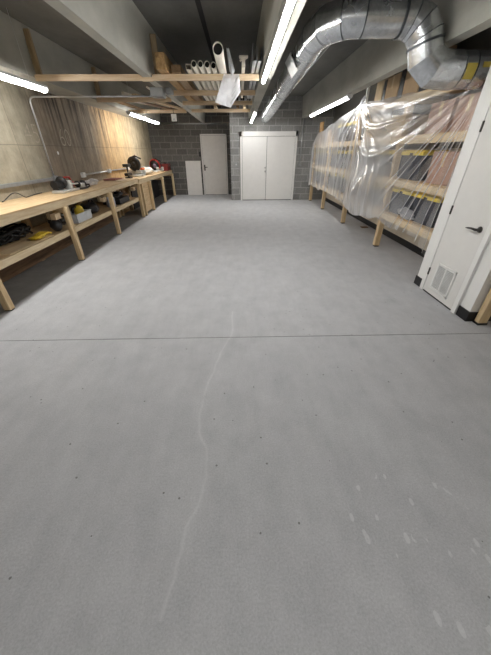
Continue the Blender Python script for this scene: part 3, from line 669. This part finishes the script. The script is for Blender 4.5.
MB().tube([(-3.0, 9.8, ZU+.17), (-2.96, 9.98, ZU+.17)], [.04, .03], 12).build('body', 'orange', t); blk(t, 'grip', 'tblack', (-3.01, 9.8, ZU+.03), (-2.96, 9.86, ZU+.15), .01); blk(t, 'battery', 'tblack', (-3.03, 9.77, ZU), (-2.94, 9.9, ZU+.04), .008)
t = thing('white_box', 'small white carton with a grey lid behind the white sack', 'carton', (-3.22, 10.97, ZU))
blk(t, 'box_body', 'paper', (-3.33, 10.8, ZU), (-3.11, 11.15, ZU+.16), .004); blk(t, 'box_lid', 'gal2', (-3.34, 10.79, ZU+.161), (-3.10, 11.16, ZU+.20), .004)
t = thing('tool_box', 'dark red tool box at the very end of the farther bench', 'tool box', (-2.84, 12.35, ZU))
blk(t, 'box_body', 'dred', (-3.0, 12.12, ZU), (-2.70, 12.62, ZU+.17), .008); blk(t, 'lid', 'dred', (-3.01, 12.11, ZU+.171), (-2.69, 12.63, ZU+.225), .012); MB().tube([(-2.85, 12.24, ZU+.22), (-2.85, 12.26, ZU+.27), (-2.85, 12.48, ZU+.27), (-2.85, 12.5, ZU+.22)], .011, 8).build('handle', 'tblack', t)
blk(t, 'latch', 'steel', (-2.691, 12.33, ZU+.14), (-2.683, 12.38, ZU+.2), .002)
t = thing('black_router', 'black power tool standing between red ring saw and dark red box', 'power tool', (-2.95, 12.0, ZU))
MB().lathe([(0, 0), (.085, 0), (.085, .02), (.06, .04), (.065, .2), (.05, .25), (0, .255)], (-2.95, 11.97, ZU), 'z', 18).build('body', 'tblack', t); MB().tube([(-3.03, 11.97, ZU+.13), (-2.86, 11.97, ZU+.13)], .022, 10).build('handle', 'tblack', t)
t = thing('wood_block', 'pale wood block in front of the red ring saw on the bench edge', 'wood block', (-2.75, 11.2, ZU)); t.location = (-2.75, 11.2, ZU)
blk(t, 'block', 'pale_x', (-2.82, 11.05, ZU), (-2.71, 11.4, ZU+.05), .004)
# --- lower shelf things
ZL = .5015
t = thing('cable_pile', 'tangled pile of black cables and hoses on the lower shelf at far left', 'cables', (-2.95, 3.7, ZL))
rg = random.Random(11)
for k in range(9):
    P = []; cx, cy = -3.16+rg.uniform(-.03, .03), 3.35+.1*k; rr = rg.uniform(.10, .15); z0 = ZL+.015+.012*(k % 4)
    for i in range(44):
        a = i/43*4.6*PI; P.append((cx+rr*math.cos(a+k)*(1+.1*math.sin(3*a)), cy+rr*1.25*math.sin(a+k), z0+.055+.05*math.sin(a*1.7+k)+.02*rg.random()))
    MB().tube(P, rg.uniform(.010, .016), 7).build('cable', 'cord', t)
lump((-3.14, 3.9, ZL), (.10, .24, .07), 9, .5).build('hose_bundle', 'dbag', t)
t = thing('yellow_gloves', 'yellow work gloves on the lower shelf edge beside the black cables', 'gloves', (-2.80, 4.02, ZL))
lump((-2.83, 4.0, ZL+.0085), (.065, .13, .025), 4, .5).build('palm', 'yellow', t)
for k in range(4): MB().tube([(-2.80-.03*k, 4.06, ZL+.04), (-2.78-.035*k, 4.16, ZL+.055), (-2.77-.04*k, 4.23, ZL+.035)], [.017, .016, .011], 8).build('finger', 'yellow', t)
tag(B((-2.945, 3.30, ZL), (-2.74, 4.22, ZL+.008)).build('plywood_sheet', 'pine_y'), 'thin pale plywood sheet under the yellow gloves on the shelf', 'plywood sheet')
t = thing('hanging_black_bag', 'black plastic bag hanging under the bench top by its leg', 'bag', (-2.80, 4.36, .78))
hb = MB(); hb.grid(lambda u, v: Vector((-2.80+(.015+.07*math.sin(PI*min(1, v*.85+.1))**.7)*math.cos(2*PI*u)*(1+.12*math.sin(6*PI*u+5*v)), 4.46+(.015+.065*math.sin(PI*min(1, v*.85+.1))**.7)*math.sin(2*PI*u), .668-.16*v)), 24, 14); hb.build('bag_body', 'dbag', t)
MB().tube([(-2.80, 4.46, .655), (-2.80, 4.46, .665), (-2.80, 4.46, .674)], .006, 6).build('bag_tie', 'dbag', t)
def bin_(name, label, x0, x1, y0, y1, h, mat):
    t = thing(name, label, 'bin', ((x0+x1)/2, (y0+y1)/2, ZL)); b = MB(); k = .02
    b.box((x0+k, y0+k, ZL), (x1-k, y1-k, ZL+.006))
    b.box((x0+.008, y0+.008, ZL), (x0+.014, y1-.008, ZL+h)); b.box((x1-.014, y0+.008, ZL), (x1-.008, y1-.008, ZL+h)); b.box((x0+.008, y0+.008, ZL), (x1-.008, y0+.014, ZL+h)); b.box((x0+.008, y1-.014, ZL), (x1-.008, y1-.008, ZL+h))
    b.build('tub', mat, t); r = MB()
    r.box((x0, y0, ZL+h-.02), (x0+.016, y1, ZL+h), .003); r.box((x1-.016, y0, ZL+h-.02), (x1, y1, ZL+h), .003); r.box((x0, y0, ZL+h-.02), (x1, y0+.016, ZL+h), .003); r.box((x0, y1-.016, ZL+h-.02), (x1, y1, ZL+h), .003)
    r.build('rim', mat, t); return t
bin_('frosted_bin', 'frosted plastic bin holding a yellow tool on the lower shelf', -3.02, -2.75, 5.0, 5.55, .14, 'bin')
t = thing('yellow_tool', 'yellow round tool sticking out of the frosted bin', 'tool', (-2.9, 5.38, ZL+.01))
MB().lathe([(0, 0), (.05, .0), (.075, .06), (.085, .13), (.07, .19), (.03, .225), (0, .23)], (-2.89, 5.38, ZL+.012), 'z', 20).build('shell', 'yellow', t); MB().tube([(-2.89, 5.30, ZL+.22), (-2.89, 5.20, ZL+.215), (-2.89, 5.16, ZL+.14)], .02, 10).build('handle', 'tblack', t)
t = thing('grey_tool_bag', 'dark grey soft tool bag left of the frosted bin', 'bag', (-2.95, 4.87, ZL)); lump((-3.0, 4.84, ZL), (.14, .11, .09), 12, .4).build('bag_body', 'dsteel', t); MB().tube([(-3.06, 4.84, ZL+.15), (-3.03, 4.84, ZL+.21), (-2.96, 4.84, ZL+.21), (-2.93, 4.84, ZL+.15)], .01, 8).build('handle', 'tblack', t)
t = thing('black_duffel', 'black duffel bag right of the frosted bin under the bench', 'bag', (-2.92, 5.95, ZL)); lump((-2.93, 5.88, ZL), (.16, .20, .11), 13, .3).build('bag_body', 'dbag', t); MB().tube([(-2.90, 5.78, ZL+.17), (-2.88, 5.82, ZL+.25), (-2.88, 5.94, ZL+.25), (-2.90, 5.98, ZL+.17)], .012, 8).build('strap', 'dbag', t)
t = thing('plastic_jug', 'pale blue white jug standing on the shelf behind the third bench leg', 'jug', (-2.84, 6.7, ZL))
MB().lathe([(0, 0), (.085, 0), (.095, .02), (.095, .17), (.07, .22), (.03, .25), (.028, .275), (0, .276)], (-2.84, 6.68, ZL), 'z', 20).build('bottle', 'jug', t); MB().lathe([(0, 0), (.034, 0), (.034, .03), (0, .03)], (-2.84, 6.68, ZL+.265), 'z', 14).build('cap', 'white', t); MB().tube([(-2.84, 6.60, ZL+.21), (-2.84, 6.56, ZL+.19), (-2.84, 6.565, ZL+.1), (-2.84, 6.59, ZL+.08)], .012, 8).build('handle', 'jug', t)
t = thing('case_and_shade_block', 'black open case with tools on the shelf near the bench end', 'case', (-2.95, 7.3, ZL)); blk(t, 'case_and_shade_body', 'tblack', (-3.15, 6.98, ZL), (-2.75, 7.62, ZL+.12), .015); lump((-2.93, 7.2, ZL+.121), (.12, .14, .04), 15, .5).build('contents', 'dsteel', t); lump((-2.95, 7.5, ZL+.121), (.10, .10, .05), 16, .5).build('contents', 'dbag', t)
t = thing('brown_sack', 'dark brown sack at the bench end of the lower shelf', 'sack', (-2.95, 7.9, ZL)); lump((-2.96, 7.82, ZL), (.12, .12, .09), 17, .3).build('sack_body', 'brown', t); lump((-2.96, 7.82, ZL+.15), (.06, .06, .03), 18, .4).build('sack_neck', 'brown', t)

# ------------------------------------------------------------------ right shelving
XS = 2.52
sh = thing('wooden_shelving', 'long pine shelving along the right wall behind clear plastic sheeting', 'shelving', (2.8, 7.3, 0))
PY = (3.62, 5.22, 7.21, 9.21, 10.95)
LV = (.62, 1.135, 1.70, 2.20)
for k, y in enumerate(PY):
    top = 2.2
    top = (2.02, 2.2, 2.2, 1.79, 1.79)[k]
    p = B((XS, y-.045, .02), (XS+.09, y+.045, top), .004).build('post', 'pine_z', sh)
    B((XS+.004, y-.04, 0), (XS+.086, y+.04, .0205)).build('foot_pad', 'black', p)
    B((3.005, y-.045, .531), (3.088, y+.045, top), .004).build('post', 'pine_z', sh)
for z in LV:
    y0, y1 = (4.1, 7.26) if z > 2 else (3.56, 11.0)
    B((XS-.0385, y0, z-.09), (XS-.0005, y1, z), .003).build('rail', 'pine_y', sh)
    B((XS+.0005, y0, z+.0005), (3.088, y1, z+.014)).build('shelf_board', 'ply', sh)
    for y in PY:
        if z > 2 and (y < 4 or y > 8): continue
        B((XS+.0905, y-.019, z-.089), (3.004, y+.019, z), .003).build('bearer', 'pine_x', sh)
g = MB(); g.box((XS+.02, 7.01, 2.2155), (XS+.055, 7.016, 2.97)); g.box((XS+.02, 7.01, 2.2155), (XS+.026, 7.09, 2.97)); g.box((XS+.02, 7.084, 2.2155), (XS+.055, 7.09, 2.97)); tag(g.build('metal_stud', 'white'), 'pale upright stud rising from the shelving top to the ceiling', 'stud')
GT = 'dark totes with yellow lids'
def tote(z, y, w, hgt, label):
    t = thing('storage_tote', label, 'storage tote', (2.80, y, z), None)
    x0, x1 = 2.58, 2.99
    m = MB(); m.prism([(y-w/2+.03, z), (y+w/2-.03, z), (y+w/2-.01, z+hgt), (y-w/2+.01, z+hgt)], x0+.015, x1-.015, 'x'); m.build('tub', 'tote', t)
    l = MB(); l.box((x0-.01, y-w/2, z+hgt-.02), (x1, y+w/2, z+hgt+.03), .008); l.box((x0+.03, y-w/2+.03, z+hgt+.03), (x1-.03, y+w/2-.03, z+hgt+.045), .006); l.build('lid', 'lid', t)
    h = MB(); h.box((x0+.0, y-.09, z+hgt*.62), (x0+.014, y+.09, z+hgt*.70), .004); h.build('grip', 'tote', t)
    blk(t, 'latch', 'tblack', (x0-.016, y-.04, z+hgt-.04), (x0-.0095, y+.04, z+hgt+.01), .002)
z1, z2, z3, z4 = [z+.0155 for z in LV]
for z, hh, nm in ((z1, .335, 'lower'), (z2, .335, 'middle')):
    for y, w, wh in ((4.14, .62, 'nearest the white closet'), (4.82, .62, 'second from the white closet'), (5.66, .66, 'just past the second post'), (6.4, .62, 'left of the milky fold'), (7.68, .62, 'behind the hanging folds'), (8.5, .66, 'before the fourth post'), (9.72, .66, 'second from the far end'), (10.5, .62, 'at the far end')):
        if nm == 'middle' and y < 4.5: continue
        tote(z, y, w, hh, 'dark storage tote with a yellow lid on the %s shelf, %s' % (nm, wh))
for y, w, wh in ((7.7, .62, 'behind the sheeting folds'), (8.5, .66, 'before the fourth post')): tote(z3, y, w, .33, 'dark storage tote with a yellow lid on the upper shelf, ' + wh)
def carton(z, y, w, d, h, mat, label, x0=2.57, tape=True):
    t = thing('cardboard_box', label, 'box', (x0+d/2, y, z)); blk(t, 'box_body', mat, (x0, y-w/2, z), (x0+d, y+w/2, z+h), .006)
    if tape:
        blk(t, 'tape', 'tape', (x0-.0012, y-.03, z+h*.55), (x0+.02, y+.03, z+h+.0012), 0); blk(t, 'flap', mat, (x0+.002, y-w/2+.003, z+h), (x0+d*.49, y+w/2-.003, z+h+.004), 0)
    return t
carton(z2, 4.02, .5, .42, .36, 'pink', 'pinkish brown box on the middle shelf beside the white closet')
carton(z3, 3.88, .42, .42, .33, 'pink', 'pinkish brown box high on the upper shelf beside the white closet')
carton(z3, 4.40, .48, .42, .33, 'pink', 'pinkish carton on the upper shelf second from the white closet')
carton(z3, 5.62, .6, .42, .28, 'card2', 'pale carton on the upper shelf past the second post')
carton(z3, 6.5, .8, .42, .34, 'card2', 'wide pale carton on the upper shelf behind the bright folds')
carton(z3, 9.53, .4, .42, .3, 'card', 'brown carton on the upper shelf near the far end')
carton(z4, 6.60, .30, .40, .43, 'card2', 'upright pale carton on the top shelf beside the white stud', 2.60)
carton(z4, 6.07, .46, .40, .36, 'card', 'brown carton with open flap second from the white stud on the top shelf', 2.60)
carton(z4, 5.42, .46, .40, .52, 'card', 'large brown carton on the top shelf nearest the air duct', 2.60)
for ya, yb2, hh, wh in ((6.315, 6.435, .36, 'between the two cartons nearest the stud'), (5.665, 5.825, .44, 'between the middle and the big carton'), (4.86, 5.175, .30, 'nearest the air duct')):  # black blocks added to stand for the shade between and beside the cartons
    t = thing('case_and_shade_block', 'dark block added as shade on the top shelf, ' + wh, 'case', (2.8, (ya+yb2)/2, z4))
    blk(t, 'case_and_shade_body', 'tblack', (2.605, ya, z4), (2.98, yb2, z4+hh), .012); blk(t, 'handle', 'dsteel', (2.592, ya+.03, z4+hh*.6), (2.6055, yb2-.03, z4+hh*.6+.025), .004)  # body and handle are parts of the added shade block
t = thing('leaning_board', 'upright brown board poking above the far end of the sheeting', 'board', (2.58, 10.5, z3)); blk(t, 'board', 'timber', (2.56, 10.35, z3), (2.60, 10.72, z3+.56), .003)
t = thing('draped_cloth', 'purple grey cloth bundle on the far upper shelf beside the brown board', 'cloth', (2.75, 10.03, z3)); lump((2.75, 10.03, z3), (.13, .19, .17), 21, .25).build('bundle', 'purple', t)
t = thing('wood_scrap', 'dark flat wood scrap on the floor under the right shelving', 'scrap', (2.95, 6.7, 0)); blk(t, 'scrap', 'brown', (2.85, 6.66, 0.0005), (3.0, 6.78, .014), .003)
t = thing('plastic_bundle', 'crumpled clear plastic bundle on the lowest shelf nearest the closet', 'bundle', (2.6, 4.5, z1)); t.location = (2.53, 4.5, z1)
lump((2.545, 4.47, z1), (.028, .22, .07), 23, .6).build('bundle', 'clear', t)

# ------------------------------------------------------------------ plastic sheeting
def interp(tab, y):
    for (a, b), (c, d) in zip(tab, tab[1:]):
        if a <= y <= c:
            u = (y-a)/(c-a); u = u*u*(3-2*u); return b+(d-b)*u
    return tab[0][1] if y < tab[0][0] else tab[-1][1]
TOP = [(3.52, 2.065), (4.0, 2.07), (4.6, 2.17), (5.25, 2.235), (6.0, 2.262), (6.8, 2.315), (7.05, 2.36), (7.35, 2.28), (8.2, 2.22), (9.0, 2.13), (9.9, 2.02), (10.4, 2.0), (11.1, 1.76)]
HEM = [(3.52, .34), (3.75, .38), (3.95, .50), (4.4, .47), (4.95, .46), (5.25, .51), (5.6, .43), (6.3, .40), (7.1, .44), (7.3, .50), (7.9, .52), (9.2, .55), (9.5, .50), (10.5, .54), (11.1, .50)]
def ridge(p, sharp=3.):
    s = .5+.5*math.sin(p); return s**sharp
def sheet(u, v):
    y = 3.52+(11.1-3.52)*u; zt = interp(TOP, y); zh = interp(HEM, y)+.015*math.sin(9*y); z = zt+(zh-zt)*v
    out = .015
    # fan of folds falling from the gather at the third post
    dy, dz = y-7.05, z-2.42; r = math.hypot(dy, dz)+.05; th = math.atan2(dy, -dz)
    out += (.05*ridge(13*th+.5*math.sin(2.2*r), 4)+.02*ridge(31*th+1.3, 3))*min(1, r*2.2)*(math.exp(-(r/1.1)**2)*.9+.1*math.exp(-(r/2.2)**2))
    if y < 7.05:
        # swags sagging between the gather and the near end
        w = (7.05-y)/2.7; q = (w/.33)*math.exp(1-w/.33)
        sg = (2.34-.2*w-z)/(q+.08)
        out += .06*ridge(6.6*sg*(1-.22*sg)*PI/1.0+.5, 5)*math.exp(-((sg-.35)/.42)**2)*math.exp(-((w-.32)/.42)**4)
        # straight tight folds fanning from the upper near corner
        t2 = math.atan2(y-3.50, 2.16-z); rr = math.hypot(y-3.5, 2.16-z)
        out += (.062*ridge(15*t2+.7, 22)+.042*ridge(33*t2+1, 18))*min(1, rr*1.5)*math.exp(-((y-4.05)/.85)**2)
        out += (.13+.05*ridge(11*y+3*z, 4)+.03*ridge(25*y-4*z, 5))*math.exp(-((y-6.2)/.55)**2)*math.exp(-((z-.75)/.45)**2)
    else:
        out += .03*ridge(4.2*y+1.0*math.sin(1.3*z), 4)+.014*ridge(9.7*y-.8*z, 5)
    out += .012*noise.noise(Vector((y*1.6, z*1.8, 4.)))
    out *= min(1, .1+v*3.4)
    return Vector((XS-.045-max(.002, out), y, z))
pk = thing('plastic_sheeting', 'clear plastic sheeting draped in folds over the right shelving', 'plastic sheet', (2.48, 7.2, 2.2))
MB().grid(sheet, 620, 130).build('drape', 'film', pk)
# second layer: bunched wad at the gather
MB().tube([(XS-.05, 7.05, 2.30), (XS-.045, 7.04, 2.37), (XS+.0, 7.03, 2.43)], [.035, .022, .03], 12).build('gather_knot', 'bag', pk)

# near timber stand beside the closet
t = thing('timber_rack', 'pine post of a rack at the right photo edge against the white closet', 'rack', (2.5, 2.2, 0))
p = B((2.44, 2.385, .02), (2.53, 2.445, 1.6), .004).build('post', 'pine_z', t); B((2.435, 2.38, 0), (2.535, 2.45, .0205)).build('foot_pad', 'black', p)
B((2.44, 1.2, .02), (2.53, 1.26, 1.6), .004).build('post', 'pine_z', t)
B((3.0, 2.385, 0), (3.08, 2.445, 1.6), .004).build('post', 'pine_z', t); B((3.0, 1.2, 0), (3.08, 1.26, 1.6), .004).build('post', 'pine_z', t)
for z in (.95, 1.58):
    B((2.40, 1.15, z-.09), (2.4395, 2.45, z), .003).build('rail', 'pine_y', t); B((2.4405, 1.15, z+.0005), (3.08, 2.45, z+.015)).build('shelf_board', 'ply', t)

# ------------------------------------------------------------------ camera, world, view
f_, pitch, yaw, roll, H = 277., math.radians(32.47), math.radians(.95), math.radians(.35), 1.53
fw = Vector((math.sin(yaw)*math.cos(pitch), math.cos(yaw)*math.cos(pitch), -math.sin(pitch)))
rt = Vector((math.cos(yaw), -math.sin(yaw), 0)); up = rt.cross(fw)
r2 = rt*math.cos(roll)-up*math.sin(roll); u2 = up*math.cos(roll)+rt*math.sin(roll)
cam = bpy.data.cameras.new('camera'); co = bpy.data.objects.new('camera', cam); C.objects.link(co)
co.matrix_world = Matrix(((r2.x, u2.x, -fw.x, 0), (r2.y, u2.y, -fw.y, 0), (r2.z, u2.z, -fw.z, H), (0, 0, 0, 1)))
cam.sensor_fit = 'HORIZONTAL'; cam.sensor_width = 36.; cam.lens = f_*36/491; cam.clip_start = .02
bpy.context.scene.camera = co
w = bpy.data.worlds.new('world'); bpy.context.scene.world = w; w.use_nodes = True
w.node_tree.nodes['Background'].inputs[0].default_value = (.5, .5, .5, 1); w.node_tree.nodes['Background'].inputs[1].default_value = .1
sc = bpy.context.scene
sc.view_settings.view_transform = 'Standard'; sc.view_settings.look = 'None'; sc.view_settings.exposure = 0.; sc.view_settings.gamma = 1.
try: sc.cycles.use_denoising = True
except Exception: pass
# ------------------------------------------------------------------ repeats share a group phrase
GROUPS = {'storage_tote': 'dark totes with yellow lids on the shelving', 'ceiling_strip_light': 'ceiling strip lights', 'cardboard_box': 'cartons on the right shelving',
          'ceiling_crossbar': 'wooden crossbars under the ceiling', 'scrap_board': 'scrap boards on the left ceiling rack', 'metal_channel': 'grey metal channels on the ceiling rack',
          'pvc_pipe': 'white pipes on the ceiling rack', 'wood_offcut': 'offcuts on the last crossbar', 'workbench': 'pine workbenches along the left wall', 'wooden_timber': 'timbers on the ceiling rack'}
for o in list(C.objects):
    k = o.name.split('.')[0]
    if o.parent is None and k in GROUPS: o['group'] = GROUPS[k]
    if o.parent is None and k == 'case_and_shade_block' and 'top shelf' in o['label']: o['group'] = 'dark shade blocks on the top shelf'
